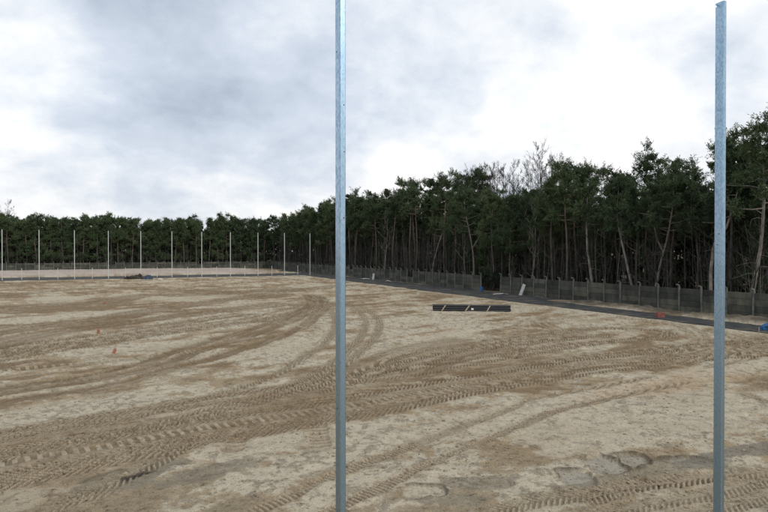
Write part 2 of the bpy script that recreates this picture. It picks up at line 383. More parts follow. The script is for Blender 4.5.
# patches: x, y, rx, ry, angle, colour, strength, smoothness
PALE = (0.465, 0.41, 0.312); MID = (0.34, 0.267, 0.172); BROWN = (0.150, 0.100, 0.050); GREY = (0.235, 0.208, 0.155); WARM = (0.46, 0.36, 0.245); MUD = (0.07, 0.063, 0.052)
PATCH = [(3.8, 14.0, 1.5, 0.55, 0.1, PALE, 0.9, 1), (9.0, 13.4, 3.6, 0.9, 0.25, PALE, 0.85, 0.9), (14.5, 12.0, 4.5, 1.6, 0.1, PALE, 0.8, 0.6),
         (2.0, 37.3, 3.2, 1.5, 0.6, PALE, 0.95, 0.7), (-4.0, 36.5, 3.0, 1.2, 0.6, PALE, 0.9, 0.7), (0.5, 49.0, 4.0, 2.0, 0.5, PALE, 0.8, 0.6), (-4.5, 46.5, 2.5, 2.0, 0.4, PALE, 0.9, 0.6),
         (-4.5, 66.0, 2.6, 4.0, 0.0, PALE, 0.8, 0.6), (2.2, 66.0, 2.2, 4.0, 0.3, PALE, 0.8, 0.6), (7.0, 62.0, 5.0, 3.0, 0.3, PALE, 0.5, 0.5),
         (2.5, 30.8, 4.0, 0.8, 0.25, PALE, 0.8, 0.6), (9.0, 29.5, 2.0, 0.9, 0.5, PALE, 0.6, 0.6), (7.5, 26.8, 1.6, 0.8, 0.5, PALE, 0.8, 0.8),
         (16.0, 27.0, 3.0, 1.0, 0.6, PALE, 0.8, 0.7), (20.5, 25.0, 1.6, 1.2, 0.6, PALE, 0.8, 0.7), (13.0, 24.0, 3.5, 0.8, 0.6, PALE, 0.6, 0.5), (28.0, 30.0, 2.0, 1.5, 0.4, PALE, 0.5, 0.5),
         (23.0, 24.5, 2.6, 0.7, 0.5, PALE, 0.8, 0.7), (26.0, 23.9, 1.6, 0.5, 0.4, PALE, 0.7, 0.6),
         (17.5, 14.6, 4.5, 0.9, 0.15, WARM, 0.6, 0.3), (22.0, 14.8, 3.5, 0.9, 0.0, WARM, 0.5, 0.3), (24.0, 15.5, 5.0, 0.8, 0.0, PALE, 0.5, 0.4),
         (0.35, 13.1, 1.4, 0.55, 0.5, GREY, 0.95, 0.2), (0.5, 13.15, 0.34, 0.14, 0.3, MUD, 1.0, 0.0), (-0.2, 13.5, 0.5, 0.2, 0.3, MUD, 0.5, 0), (1.9, 12.7, 1.2, 0.4, 0.3, GREY, 0.8, 0.3),
         (9.84, 9.49, 0.42, 0.50, -0.4, (0.34, 0.31, 0.25), 0.95, 1), (10.56, 9.36, 0.36, 0.46, -0.4, (0.33, 0.30, 0.24), 0.95, 1), (11.43, 8.75, 0.50, 0.42, -0.4, (0.27, 0.25, 0.205), 0.95, 1), (8.64, 9.37, 0.36, 0.46, -0.4, (0.33, 0.305, 0.25), 0.90, 1), 
         (5.53, 9.98, 0.40, 0.35, -0.4, PALE, 0.80, 1), (5.69, 9.50, 0.70, 0.30, -0.4, GREY, 0.80, 0), (6.71, 9.86, 0.90, 0.35, -0.4, GREY, 0.70, 0), 
         (9.5, 8.7, 3.0, 0.4, 0.0, GREY, 0.7, 0), (13.5, 8.9, 2.0, 0.3, 0.0, (0.19, 0.17, 0.14), 0.8, 0.2), (-2.6, 12.8, 1.6, 0.7, 0.2, PALE, 0.5, 0.6), (-1.5, 20.0, 3.0, 1.0, 0.3, PALE, 0.45, 0.3)]
# raised crumbling lips round the wet hollows at the near right
def ground_fields(x, y, colour=True):
    x = np.asarray(x, float); y = np.asarray(y, float)
    r = np.hypot(x, y)
    near = 1 - sstep(35, 80, r)
    wx = x + 0.5 * (fbm(x, y, 2.5, 3, 4) - 0.5); wy = y + 0.5 * (fbm(x, y, 2.5, 3, 5) - 0.5)
    n_big = fbm(x, y, 14, 3, 1); n_mid = fbm(wx, wy, 3.2, 4, 2); n_sm = fbm(wx, wy, 0.8, 3, 3); n_fine = fbm(x, y, 0.20, 3, 6, 0.6)
    # long drifts, stretched along the way the plant was driving
    al = x * 0.94 + y * 0.34; ac = -x * 0.34 + y * 0.94
    n_str = fbm(al / 4.5, ac, 0.9, 4, 8)
    smooth = np.zeros_like(x)
    col = None
    def mixc(c, m):
        nonlocal col
        col = col + (np.asarray(c) - col) * m[..., None]
    k = np.clip(0.56 + 1.5 * (n_mid - 0.5) + 1.5 * (n_str - 0.5) + 0.5 * (n_big - 0.5) + 1.0 * (n_sm - 0.5) + 0.7 * (n_fine - 0.5), 0, 1)
    far = sstep(30, 70, r)
    k = k * (1 - 0.22 * far); k = np.maximum(k, 0.30 * sstep(19, 13, r))
    if colour:
        col = np.empty(x.shape + (3,)); col[:] = np.array(BROWN) * 0.65 + np.array(MID) * 0.35
        mixc(MID, sstep(0.12, 0.42, k)); mixc(PALE, sstep(0.48, 0.72, k))
        mixc(GREY, 0.55 * sstep(16, 9, r) * sstep(0.75, 0.3, k))
    for (px, py, rx, ry, a, c, st, sm) in PATCH:
        ca, sa = math.cos(a), math.sin(a)
        dx, dy = wx - px, wy - py
        q = np.hypot((dx * ca + dy * sa) / rx, (-dx * sa + dy * ca) / ry)
        ns = min(1.0, ry / 0.6)
        m = sstep(1.12, 0.86, q + ns * (1.0 * (n_sm - 0.5) + 0.8 * (n_mid - 0.5)) + 0.5 * (n_fine - 0.5)) * st
        smooth = np.maximum(smooth, m * sm)
        if colour: mixc(c, m)
    h = 0.16 * (n_big - 0.5) + 0.10 * (n_mid - 0.5)
    for (px, py, rx, ry, a, c, st, sm) in PATCH:
        if py < 10.5 and sm == 1:        # hollows with crumbled lips
            dx, dy = wx - px, wy - py
            ca, sa = math.cos(a), math.sin(a)
            q = (np.abs((dx * ca + dy * sa) / rx) ** 4 + np.abs((-dx * sa + dy * ca) / ry) ** 4) ** 0.25 + 1.3 * (n_sm - 0.5) + 0.9 * (n_mid - 0.5) + 0.3 * (n_fine - 0.5)
            h = h - 0.05 * sstep(1.05, 0.97, q) + 0.012 * np.exp(-((q - 1.15) / 0.1) ** 2)
            if colour: mixc((0.09, 0.075, 0.052), 0.85 * np.exp(-((q - 1.08) / 0.09) ** 2) * sstep(0.35, 0.55, n_sm + 0.3 * (n_fine - 0.5)))
    clod = np.clip(n_sm - 0.52, 0, 1) * 0.14 + np.clip(n_fine - 0.50, 0, 1) * 0.08
    h = h + clod * (1 - 0.8 * smooth)
    if colour:
        sp = sstep(0.60, 0.68, n_fine + 0.25 * (n_mid - 0.5)) * (1 - 0.6 * smooth) * 0.5 * near
        mixc((0.15, 0.12, 0.085), sp)
    hollow = np.zeros_like(x)
    for key, P in PATHS.items():
        hw, dep, kind, pitch, br = SPECIAL.get(key, KIND[key[0]])
        big = hw * 2.2
        idx = np.nonzero((x > P[:, 0].min() - big) & (x < P[:, 0].max() + big) & (y > P[:, 1].min() - big) & (y < P[:, 1].max() + big))[0]
        if not len(idx): continue
        X = x[idx]; Y = y[idx]
        best = np.full(len(idx), 1e9); bs = np.zeros(len(idx)); bd = np.zeros(len(idx)); s0 = 0.0
        tot = np.linalg.norm(np.diff(P, axis=0), axis=1).sum()
        for i in range(len(P) - 1):
            ax, ay = P[i]; ex, ey = P[i + 1] - P[i]; ll = math.hypot(ex, ey) + 1e-9
            sel = np.nonzero((np.abs(X - ax - ex / 2) < abs(ex) / 2 + big) & (np.abs(Y - ay - ey / 2) < abs(ey) / 2 + big))[0]
            if len(sel):
                qx = X[sel] - ax; qy = Y[sel] - ay
                tt = np.clip((qx * ex + qy * ey) / ll ** 2, 0, 1)
                d = (ex * qy - ey * qx) / ll
                dd = np.hypot(qx - tt * ex, qy - tt * ey)
                up = dd < best[sel]
                u_ = sel[up]
                best[u_] = dd[up]; bs[u_] = s0 + tt[up] * ll; bd[u_] = np.sign(d[up]) * dd[up]
            s0 += ll
        ok = best < big
        idx = idx[ok]; s = bs[ok]; d = bd[ok]; ad = np.abs(d)
        ends = sstep(0, 0.8, s) * sstep(0, 0.8, tot - s) if kind != 'bar' or key[0] != 'I' else np.ones_like(s)
        wear = sstep(0.28, 0.46, n_mid[idx] + 0.5 * (n_sm[idx] - 0.5)) * 0.45 + 0.55
        if kind in ('rut',): wear = 0.5 + 0.5 * wear
        e = ad + 0.12 * (n_sm[idx] - 0.5) + 0.08 * (n_fine[idx] - 0.5)
        inn = sstep(hw * 1.08, hw * 0.82, e) * ends
        berm = np.exp(-((e - hw * 1.25) / (hw * 0.28)) ** 2) * ends
        if kind == 'chev':
            ph = s / pitch + 1.75 * ad / hw + 0.6 * (n_mid[idx] - 0.5) + 0.15 * (n_sm[idx] - 0.5)
            lug = sstep(0.35, 0.75, 0.5 + 0.6 * np.sin(2 * np.pi * ph + np.where(d > 0, np.pi, 0))) * sstep(0.0, 0.1, ad / hw)
        elif kind == 'lug':
            ph = s / pitch
            lug = sstep(0.3, 0.7, 0.5 + 0.6 * np.sin(2 * np.pi * ph)) * sstep(0.15, 0.3, np.abs(ad / hw - 0.0) + 0.2)
        elif kind == 'bar':
            lug = sstep(0.3, 0.7, 0.5 + 0.6 * np.sin(2 * np.pi * (s / pitch + 0.25 * (d / hw) ** 2)))
        else:
            lug = np.clip(0.5 + 2.2 * (fbm(s * 0.25, d * 2.6, 0.45, 3, 9) - 0.5), 0, 1)
        amp = 0.046 if kind in ('chev', 'lug', 'bar') else 0.035
        if pitch < 0.16: amp = 0.024
        lug = np.clip(lug + 0.5 * (n_fine[idx] - 0.5), 0, 1)
        h[idx] += -dep * inn * (0.6 + 0.4 * wear) + amp * inn * wear * (lug - 0.35) + 0.3 * dep * berm * (0.5 + n_sm[idx])
        h[idx] -= inn * 0.6 * clod[idx]
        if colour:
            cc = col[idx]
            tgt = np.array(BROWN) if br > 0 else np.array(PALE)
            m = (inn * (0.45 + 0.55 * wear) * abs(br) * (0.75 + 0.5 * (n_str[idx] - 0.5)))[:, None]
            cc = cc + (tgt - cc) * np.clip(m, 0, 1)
            # crumbs dried on the ribs; their pale tone also paints in relief shading
            dry_lit = (inn * wear * sstep(0.5, 0.8, lug) * (0.9 if kind == 'lug' else 0.8))[:, None]
            if kind == 'rut': dry_lit = dry_lit * 0.45
            cc = cc + (np.array((0.40, 0.34, 0.25)) - cc) * dry_lit
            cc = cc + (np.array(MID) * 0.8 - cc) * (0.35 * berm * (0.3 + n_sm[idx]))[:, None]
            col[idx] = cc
    if colour:
        for px, py, rx, ry in ((0.30, 13.10, 0.22, 0.16), (0.55, 13.2, 0.16, 0.14)):
            q = np.hypot((wx - px) / rx, (wy - py) / ry) + 1.2 * (n_fine - 0.5)
            mixc(MUD, 0.85 * sstep(1.1, 0.75, q))
    # outside the levelled field -----------------------------------------
    strip = sstep(33.1, 33.6, x) * sstep(37.2, 36.7, x)
    strip = np.maximum(strip, sstep(107.3, 108.0, y) * sstep(37.6, 37.1, x))
    strip = np.maximum(strip, sstep(36.5, 37.0, x) * sstep(39.5, 39, x) * sstep(40, 44, y))
    h = h * (1 - strip * np.where(y < 119, 1, sstep(124, 119, y)))
    # sand thrown up along the foot of the side wall
    md = sstep(36.7, 37.4, x) * sstep(39.4, 38.8, x) * sstep(44, 40, y)
    h = h + md * np.clip(1.25 * fbm(x, y * 0.55, 1.4, 3, 12) - 0.42, 0, 1) * 0.55
    pl = sstep(119.5, 122.5, y + 1.5 * (fbm(x, y, 4, 3, 13) - 0.5)) * sstep(35, 27, x + 3 * (fbm(x, y, 4, 2, 14) - 0.5)) * sstep(165, 158, y)
    h = h + pl * (0.42 + 0.10 * (fbm(x, y, 6, 2, 15) - 0.5))
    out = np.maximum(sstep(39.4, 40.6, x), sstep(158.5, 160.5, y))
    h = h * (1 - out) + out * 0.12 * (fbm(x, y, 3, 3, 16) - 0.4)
    h = h * (1 - 0.999 * sstep(220, 300, r))
    if colour:
        mixc(np.array((0.10, 0.085, 0.065)), md * 0.95); mixc(np.array((0.22, 0.19, 0.145)), md * 0.7 * sstep(0.5, 0.66, n_sm))
        mixc(np.array((0.43, 0.37, 0.33)), pl * 0.8)
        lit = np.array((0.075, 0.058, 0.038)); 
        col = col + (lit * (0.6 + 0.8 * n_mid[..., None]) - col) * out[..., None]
        edge = sstep(32.0, 33.1, x) * (1 - out) * sstep(37.3, 33.2, x) + sstep(105, 107.3, y) * (1 - out) * sstep(112, 108, y)
        mixc(PALE, 0.55 * np.clip(edge, 0, 1) * (n_sm + 0.2))
        return h, np.clip(col, 0.01, 0.9)
    return h
def gz(x, y): return float(ground_fields(np.array([x]), np.array([y]), False)[0])

def build_ground():
    dense = np.radians(np.linspace(-38.5, 38.5, 1101))
    coarse = np.radians(np.linspace(38.5, 321.5, 72)[1:-1])
    th = np.concatenate([dense, coarse])
    nearr = np.array([0.05, 1, 2, 3, 4, 5, 5.8, 6.4])
    dr = 1 / np.linspace(1 / 7.0, 1 / 128.0, 570)
    farr = np.geomspace(128, 5000, 42)[1:]
    rr = np.concatenate([nearr, dr, farr])
    A, RR = np.meshgrid(th + R(25), rr)
    x = (np.sin(A) * RR).ravel(); y = (np.cos(A) * RR).ravel()
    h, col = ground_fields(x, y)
    V = np.stack([x, y, h], 1)
    nt_, nr = len(th), len(rr)
    i = np.arange(nr - 1)[:, None] * nt_; j = np.arange(nt_)[None]; k = (j + 1) % nt_
    q = np.stack([i + j, i + nt_ + j, i + nt_ + k, i + k], -1).reshape(-1, 4)[:, ::-1]
    me = mesh_np('ground', V, [q], m_ground, True)
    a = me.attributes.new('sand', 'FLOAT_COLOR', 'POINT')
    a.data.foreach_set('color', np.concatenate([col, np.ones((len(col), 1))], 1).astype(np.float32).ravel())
    o = obj('ground', me); tag(o, kind='structure')
    return o
build_ground()

# dark membrane strip laid round the pitch
def sheet(name, x0, x1, y0, y1, nx, ny, z, m, wob):
    xs = np.linspace(x0, x1, nx); ys = np.linspace(y0, y1, ny)
    X, Y = np.meshgrid(xs, ys)
    E = (fbm(X, Y, 1.6, 3, 21) - 0.5) * wob
    XX, YY = X.copy(), Y.copy()
    if (x1 - x0) < (y1 - y0): XX[:, 0] += E[:, 0]; XX[:, -1] += E[:, -1]
    else: YY[0] += E[0]; YY[-1] += E[-1]
    Z = z + 0.03 * fbm(X, Y, 1.2, 2, 22)
    V = np.stack([XX.ravel(), YY.ravel(), Z.ravel()], 1)
    i = np.arange(ny - 1)[:, None] * nx; j = np.arange(nx - 1)[None]
    q = np.stack([i + j, i + j + 1, i + nx + j + 1, i + nx + j], -1).reshape(-1, 4)
    B = V.copy(); B[:, 2] = -0.05
    per = np.concatenate([np.arange(nx), np.arange(1, ny) * nx + nx - 1, (ny - 1) * nx + np.arange(nx - 2, -1, -1), np.arange(ny - 2, 0, -1) * nx])
    n = len(V); p2 = np.roll(per, -1)
    side = np.stack([per, per + n, p2 + n, p2], 1)
    o = obj(name, mesh_np(name, np.vstack([V, B]), [q, side], m, False)); tag(o, kind='structure')
    return o
sheet('membrane_path', 33.6, 36.8, 8, 107.9, 7, 200, 0.02, m_strip, 0.9)
sheet('membrane_path', -75, 37.2, 108.0, 119.6, 200, 9, 0.02, m_strip, 0.9)
sheet('membrane_path', 36.85, 39.25, 44, 140, 7, 110, 0.015, m_strip, 0.4)  # widened strip; its black also stands in for the wall's shadow

# ------------------------------------------------------------------ tall galvanised posts
def post_shaft(a, b_, z0, z1, name, m):
    mb = MB()
    k = 0.008
    ring = lambda hx, hy, z: [(-hx, -hy + k, z), (-hx + k, -hy, z), (hx - k, -hy, z), (hx, -hy + k, z), (hx, hy - k, z), (hx - k, hy, z), (-hx + k, hy, z), (-hx, hy - k, z)]
    V = ring(a / 2, b_ / 2, z0) + ring(a / 2, b_ / 2, z1) + ring(a / 2 - 0.004, b_ / 2 - 0.004, z1) + ring(a / 2 - 0.004, b_ / 2 - 0.004, z1 - 0.3)
    q = [(r * 8 + i, r * 8 + (i + 1) % 8, r * 8 + 8 + (i + 1) % 8, r * 8 + 8 + i) for r in range(3) for i in range(8)]
    mb.add(V, [q, [tuple(range(24, 32))]])
    return mb.mesh(name, m)
PA, PB = 0.0625, 0.127
def near_post(x, y, h, label, holes, hook):
    e = empty('tall_steel_post', (x, y, gz(x, y)))
    tag(e, label, 'post', 'tall posts nearest the viewer')
    obj('shaft', post_shaft(PA, PB, -0.4, h, 'shaft', m_zinc), e)
    for side, z, off in holes:
        mb = MB()
        if side == 'left': mb.tube([(-PA / 2 - 0.0015, off, z), (-PA / 2 + 0.004, off, z)], 0.008, 10)
        else: mb.tube([(off, -PB / 2 - 0.0015, z), (off, -PB / 2 + 0.004, z)], 0.006, 10)
        obj('bolt_hole', mb.mesh('bolt_hole', m_dark), e)
    if hook:
        mb = MB().tube([(-PA / 2 - 0.001, 0.03, h - 0.03), (-PA / 2 - 0.03, 0.03, h - 0.03), (-PA / 2 - 0.035, 0.03, h - 0.07)], 0.006, 6)
        obj('net_hook', mb.mesh('net_hook', m_zinc), e)
    return e
near_post(2.05, 5.4, 8.0, 'tall galvanised steel post crossing the middle of the picture, cut off above', [('left', 4.65 + 1.93, 0.02), ('left', 4.65 - 1.55, 0.01), ('front', 4.65 + .31, 0.01), ('front', 4.65 + 1.4, 0.012), ('front', 4.65 + 0.95, 0.015)], False)
near_post(7.61, 5.4, 8.0, 'tall galvanised steel post at the right whose square top shows against the sky', [('left', 4.68, 0.01), ('left', 4.83, -0.01)], True)
ORD = ['leftmost', 'second', 'third', 'fourth', 'fifth', 'sixth', 'seventh', 'eighth', 'ninth', 'tenth', 'rightmost']
far_me = post_shaft(0.10, 0.13, -0.3, 8.0, 'shaft', m_zincfar)
foot_me = MB().box((0, 0, 0.02), (0.4, 0.4, 0.10), bevel=0.02).mesh('concrete_footing', m_concpost)
short_me = post_shaft(0.075, 0.075, -0.2, 1.85, 'shaft', m_zincfar)
for i in range(11):
    x = -15.1 + i * 5.01
    e = empty('tall_steel_post', (x, 108.7, 0.03))
    lab = ORD[i] + (' of the eleven tall pale posts' if i in (0, 10) else ' from the left of the eleven tall pale posts') + ' along the far end'
    tag(e, lab, 'post', 'tall posts along the far end of the field')
    obj('shaft', far_me, e); obj('concrete_footing', foot_me, e)
for i in range(10):
    x = -15.1 + (i + 0.52) * 5.01
    e = empty('short_fence_post', (x, 108.75, 0.03))
    lab = 'short pale fence post between the %s and %s tall far posts' % (ORD[i], ORD[i + 1])
    tag(e, lab, 'fence post', 'short posts between the tall far posts')
    obj('shaft', short_me, e); obj('concrete_footing', foot_me, e).scale = (0.7, 0.7, 1)

# ------------------------------------------------------------------ concrete walls
def make_wall_post():
    mb = MB()
    mb.box((0, 0, 0.8), (0.14, 0.13, 2.3), bevel=0.012)
    pm = mb.mesh('post', m_concpost); mb = MB()
    # bent arm leaning out towards the field
    P = np.array([(0, 0, 1.953), (-0.02, 0, 2.0), (-0.10, 0, 2.09), (-0.26, 0, 2.14)])
    hw = np.array([0.065, 0.06, 0.055, 0.045])
    V = []
    T = np.gradient(P, axis=0); T /= np.linalg.norm(T, axis=1)[:, None]
    for p, tt, k in zip(P, T, hw):
        n_ = np.array((tt[2], 0, -tt[0]))
        V += [p + n_ * k + (0, -0.058, 0), p + n_ * k + (0, 0.058, 0), p - n_ * k + (0, 0.058, 0), p - n_ * k + (0, -0.058, 0)]
    q = [(r * 4 + i, r * 4 + (i + 1) % 4, r * 4 + 4 + (i + 1) % 4, r * 4 + 4 + i) for r in range(3) for i in range(4)] + [(12, 13, 14, 15), (3, 2, 1, 0)]
    mb.add(V, [q])
    return pm, mb.mesh('arm', m_concpost)
def make_panel(hgt):
    mb = MB()
    mb.box((0, 0, 0), (0.045, PITCH - 0.145, hgt), bevel=0.012)
    return mb.mesh('panel', m_conc)
PITCH = 1.9
wp = make_wall_post(); pans = [make_panel(0.438)]
rw = random.Random(3)
def wall(name, label, start, n, rz, missing, gaps):
    e = empty(name, (start[0], start[1], 0), rz); tag(e, label, 'wall', 'prefabricated concrete walls')
    for i in range(n + 1):
        if i in gaps and i - 1 in gaps: continue
        o = obj('post', wp[0], e, (0, i * PITCH, -0.02 + rw.uniform(-.03, .03)), (R(rw.gauss(0, 1.0)), R(rw.gauss(0, 1.4)), 0)); obj('arm', wp[1], o)
    for i in range(n):
        if i in gaps: continue
        for c in range(4):
            if (i, c) in missing: continue
            obj('panel', pans[0], e, (rw.uniform(-.014, .014), (i + .5) * PITCH, 0.22 + c * 0.452 + rw.uniform(0, .006)), (R(rw.gauss(0, .25)), R(rw.gauss(0, .9)), 0))
    return e
V0 = 19.95
gap0 = int((56.0 - V0) / PITCH)
wall('concrete_wall', 'long dark concrete panel wall with hooked posts running along the right of the field', (39.6, V0, 0), 73, 0, {(29, 3), (29, 2), (41, 3)}, {gap0, gap0 + 1})
wall('concrete_wall', 'low grey concrete panel wall across the far end behind the pale sand', (39.5, 159.1, 0), 42, R(90), {(20, 3), (9, 3)}, set())

# ------------------------------------------------------------------ forest
def leaf_tris(rs, cen, rx, rz, n, Lf, Wf, up=0.35):
    """needles in ragged sprays: shoots scattered through the clump, needles round each shoot"""
    ns = max(5, n // 22)
    d = rs.normal(size=(ns, 3)); d /= np.linalg.norm(d, axis=1)[:, None]
    sc_ = d * (np.abs(rs.normal(0.62, 0.30, ns)))[:, None] * np.array([rx, rx, rz * 1.15])
    k = rs.randint(ns, size=n)
    ax = sc_[k] / np.array([rx, rx, rz]); ax = ax + (0, 0, 0.35) + rs.normal(size=(ns, 3))[k] * 0.35
    ax /= np.linalg.norm(ax, axis=1)[:, None] + 1e-9
    p = cen + sc_[k] + ax * rs.uniform(-0.26, 0.30, n)[:, None] * (rx / 0.65) + rs.normal(size=(n, 3)) * 0.07 * (rx / 0.65)
    dirv = ax + rs.normal(size=(n, 3)) * 0.55 + (0, 0, up * 0.5)
    dirv /= np.linalg.norm(dirv, axis=1)[:, None]
    sd_ = np.cross(dirv, rs.normal(size=(n, 3))); sd_ /= np.linalg.norm(sd_, axis=1)[:, None] + 1e-9
    ln = Lf * rs.uniform(0.6, 1.3, n)[:, None]; wd = Wf * rs.uniform(0.6, 1.3, n)[:, None]
    a = p - dirv * ln * 0.5; b_ = p + sd_ * wd * 0.5 + dirv * ln * 0.1; c = p + dirv * ln * 0.5; e = p - sd_ * wd * 0.5 + dirv * ln * 0.1
    V = np.stack([a, b_, c, e], 1).reshape(-1, 3)
    i = np.arange(n)[:, None] * 4
    return V, i + np.array([[0, 1, 2, 3]])
def trunk_path(rs, h, lean, curve, n=9):
    t = np.linspace(0, 1, n)
    a = rs.uniform(0, 2 * np.pi); b_ = rs.uniform(0, 2 * np.pi)
    x = lean * h * t * math.cos(a) + curve * np.sin(t * np.pi * 1.3 + b_) - curve * math.sin(b_) + np.cumsum(rs.normal(0, 0.05, n))
    y = lean * h * t * math.sin(a) + curve * np.cos(t * np.pi * 1.1 + b_) - curve * math.cos(b_) + np.cumsum(rs.normal(0, 0.05, n))
    return np.stack([x - x[0], y - y[0], t * h], 1)
def at_path(P, t):
    i = min(int(t * (len(P) - 1)), len(P) - 2); k = t * (len(P) - 1) - i
    return P[i] * (1 - k) + P[i + 1] * k
def pine(seed, h=14.0, base=0.5, spread=2.4, nl=24, puff=(0.42, 0.85), nleaf=470, lean=0.02, curve=0.25, r0=0.17, fork=False, Lf=0.23, Wf=0.055, bark=None, sides=7):
    rs = np.random.RandomState(seed)
    tr = MB(); LV, LF, n0 = [], [], 0
    P = trunk_path(rs, h, lean, curve); P[0, 2] = -0.4
    tr.tube(P, np.linspace(r0, 0.035, len(P)) * np.r_[1.25, np.ones(len(P) - 1)], sides)
    stems = [(P, base)]
    if fork:
        f0 = at_path(P, 0.42); a = rs.uniform(0, 6.28)
        hh = h * 0.5; t = np.linspace(0, 1, 6)
        Q = f0 + np.stack([math.cos(a) * (1.9 * np.sqrt(t)), math.sin(a) * (1.9 * np.sqrt(t)), t * hh], 1) + np.cumsum(rs.normal(0, .07, (6, 3)), 0) * t[:, None]
        tr.tube(Q, np.linspace(r0 * 0.65, 0.03, 6), sides); stems.append((Q, 0.4))
    for S, bs in stems:
        H_ = S[-1, 2]
        n = nl if S is P else nl // 2
        for i in range(n):
            t = bs + (1 - bs) * (i + rs.uniform(0, 0.9)) / n
            o = at_path(S, min(t, 0.995))
            k = (t - bs) / (1 - bs)
            ln = spread * (0.35 + 0.65 * math.sin(min(1, k * 1.25 + 0.28) * math.pi * 0.92)) * rs.uniform(0.55, 1.25)
            a = i * 2.4 + rs.uniform(-.6, .6)
            up = rs.uniform(-0.08, 0.30) + 0.25 * k
            tt = np.linspace(0, 1, 4)
            bp = o + np.stack([math.cos(a) * ln * tt, math.sin(a) * ln * tt, ln * (up * tt - 0.15 * tt ** 2 + 0.15 * tt ** 3)], 1)
            bp[1:] += rs.normal(0, 0.09, (3, 3))
            tr.tube(bp, np.linspace(0.05, 0.014, 4) * (1.2 - 0.5 * k), 4, False)
            for q in ((1.0, 1.0), (0.66, 0.85), (0.4, 0.6)):
                if q[0] < 0.9 and rs.rand() < 0.30: continue
                if q[0] < 0.5 and k < 0.5: continue
                rx = rs.uniform(*puff) * q[1]
                cen = at_path(bp, min(q[0], .999)) + rs.normal(0, 0.12, 3) + (0, 0, 0.08)
                V, F = leaf_tris(rs, cen, rx, rx * rs.uniform(0.5, 0.85), int(nleaf * q[1]), Lf, Wf)
                LV.append(V); LF.append(F + n0); n0 += len(V)
    top = stems[0][0][-1]
    V, F = leaf_tris(rs, top - (0, 0, .2), 0.6, 0.5, nleaf, Lf, Wf); LV.append(V); LF.append(F + n0); n0 += len(V)
    for i in range(int(10 * base / 0.5)):       # dead lower limbs
        t = rs.uniform(0.15, base); o = at_path(P, t); a = rs.uniform(0, 6.28); ln = rs.uniform(0.5, 1.8)
        tt = np.linspace(0, 1, 4)
        bp = o + np.stack([math.cos(a) * ln * tt, math.sin(a) * ln * tt, ln * (rs.uniform(-.3, .3) * tt - 0.2 * tt ** 2)], 1); bp[1:] += rs.normal(0, .07, (3, 3))
        tr.tube(bp, np.linspace(0.022, 0.006, 4), 3, False)
    return tr, np.concatenate(LV), np.concatenate(LF)
def bare_tree(seed, h=15.5, r0=0.15, spread=0.5, levels=4, first=0.35):
    rs = np.random.RandomState(seed); tr = MB(); tw = MB()
    P = trunk_path(rs, h, 0.02, 0.25); P[0, 2] = -0.4
    tr.tube(P, np.linspace(r0, 0.02, len(P)), 6)
    def grow(o, d, ln, r, lev):
        n = 4; pts = [o]; dd = d.copy()
        for i in range(n):
            dd = dd + rs.normal(0, 0.16, 3) + (0, 0, 0.09); dd /= np.linalg.norm(dd)
            pts.append(pts[-1] + dd * ln / n)
        (tr if lev >= levels - 1 else tw).tube(pts, np.linspace(r, r * 0.4, n + 1), 4 if lev > 2 else 3, False)
        if lev > 1:
            for i in range(rs.randint(3, 6)):
                k = rs.uniform(0.25, 1.0); oo = at_path(np.array(pts), min(k, .99))
                nd = dd + rs.normal(0, spread, 3) + (0, 0, 0.15); nd /= np.linalg.norm(nd)
                grow(oo, nd, ln * rs.uniform(0.4, 0.7), max(r * 0.55, 0.012), lev - 1)
    for i in range(17):
        t = first + (1 - first) * (i + rs.rand()) / 17
        o = at_path(P, min(t, .99)); a = i * 2.4 + rs.uniform(-.5, .5)
        d = np.array((math.cos(a), math.sin(a), rs.uniform(0.6, 1.4))); d /= np.linalg.norm(d)
        grow(o, d, rs.uniform(2.0, 4.2) * (1.15 - 0.6 * t), 0.05 * (1.3 - t), levels - 1)
    return tr, tw
def pine_meshes(name, m_b, *a, **k):
    tr, V, F = pine(*a, **k)
    return (tr.mesh('trunk', m_b, True), mesh_np('crown', V, [F], m_needle, False))
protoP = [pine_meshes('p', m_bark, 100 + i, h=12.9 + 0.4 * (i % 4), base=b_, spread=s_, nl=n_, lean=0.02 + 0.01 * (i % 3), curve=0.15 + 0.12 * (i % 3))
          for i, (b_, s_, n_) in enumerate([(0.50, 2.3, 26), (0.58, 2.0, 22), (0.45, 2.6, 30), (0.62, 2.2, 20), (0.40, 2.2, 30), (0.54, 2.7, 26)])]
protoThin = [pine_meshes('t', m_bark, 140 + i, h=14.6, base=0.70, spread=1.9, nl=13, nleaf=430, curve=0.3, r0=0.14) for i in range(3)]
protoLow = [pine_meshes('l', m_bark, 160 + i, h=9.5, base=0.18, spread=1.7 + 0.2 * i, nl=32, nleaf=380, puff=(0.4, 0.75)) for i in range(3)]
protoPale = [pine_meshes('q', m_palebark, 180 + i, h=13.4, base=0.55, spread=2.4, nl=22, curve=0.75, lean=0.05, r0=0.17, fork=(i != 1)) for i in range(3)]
protoB = []
for i in range(4):
    tr, tw = bare_tree(200 + i, 15.8 + i * 0.4, 0.16, 0.38, 5, 0.42)
    protoB.append((tr.mesh('trunk', m_twig, True), tw.mesh('branches', m_twig)))
tr, tw = bare_tree(230, 8.5, 0.08, 0.6, 3, 0.2)
protoS = (tr.mesh('trunk', m_twig, True), tw.mesh('branches', m_twig))
tr, tw = bare_tree(231, 10, 0.13, 0.7, 3, 0.35)
protoPB = (tr.mesh('trunk', m_palebark, True), tw.mesh('branches', m_palebark))
rt = random.Random(5)
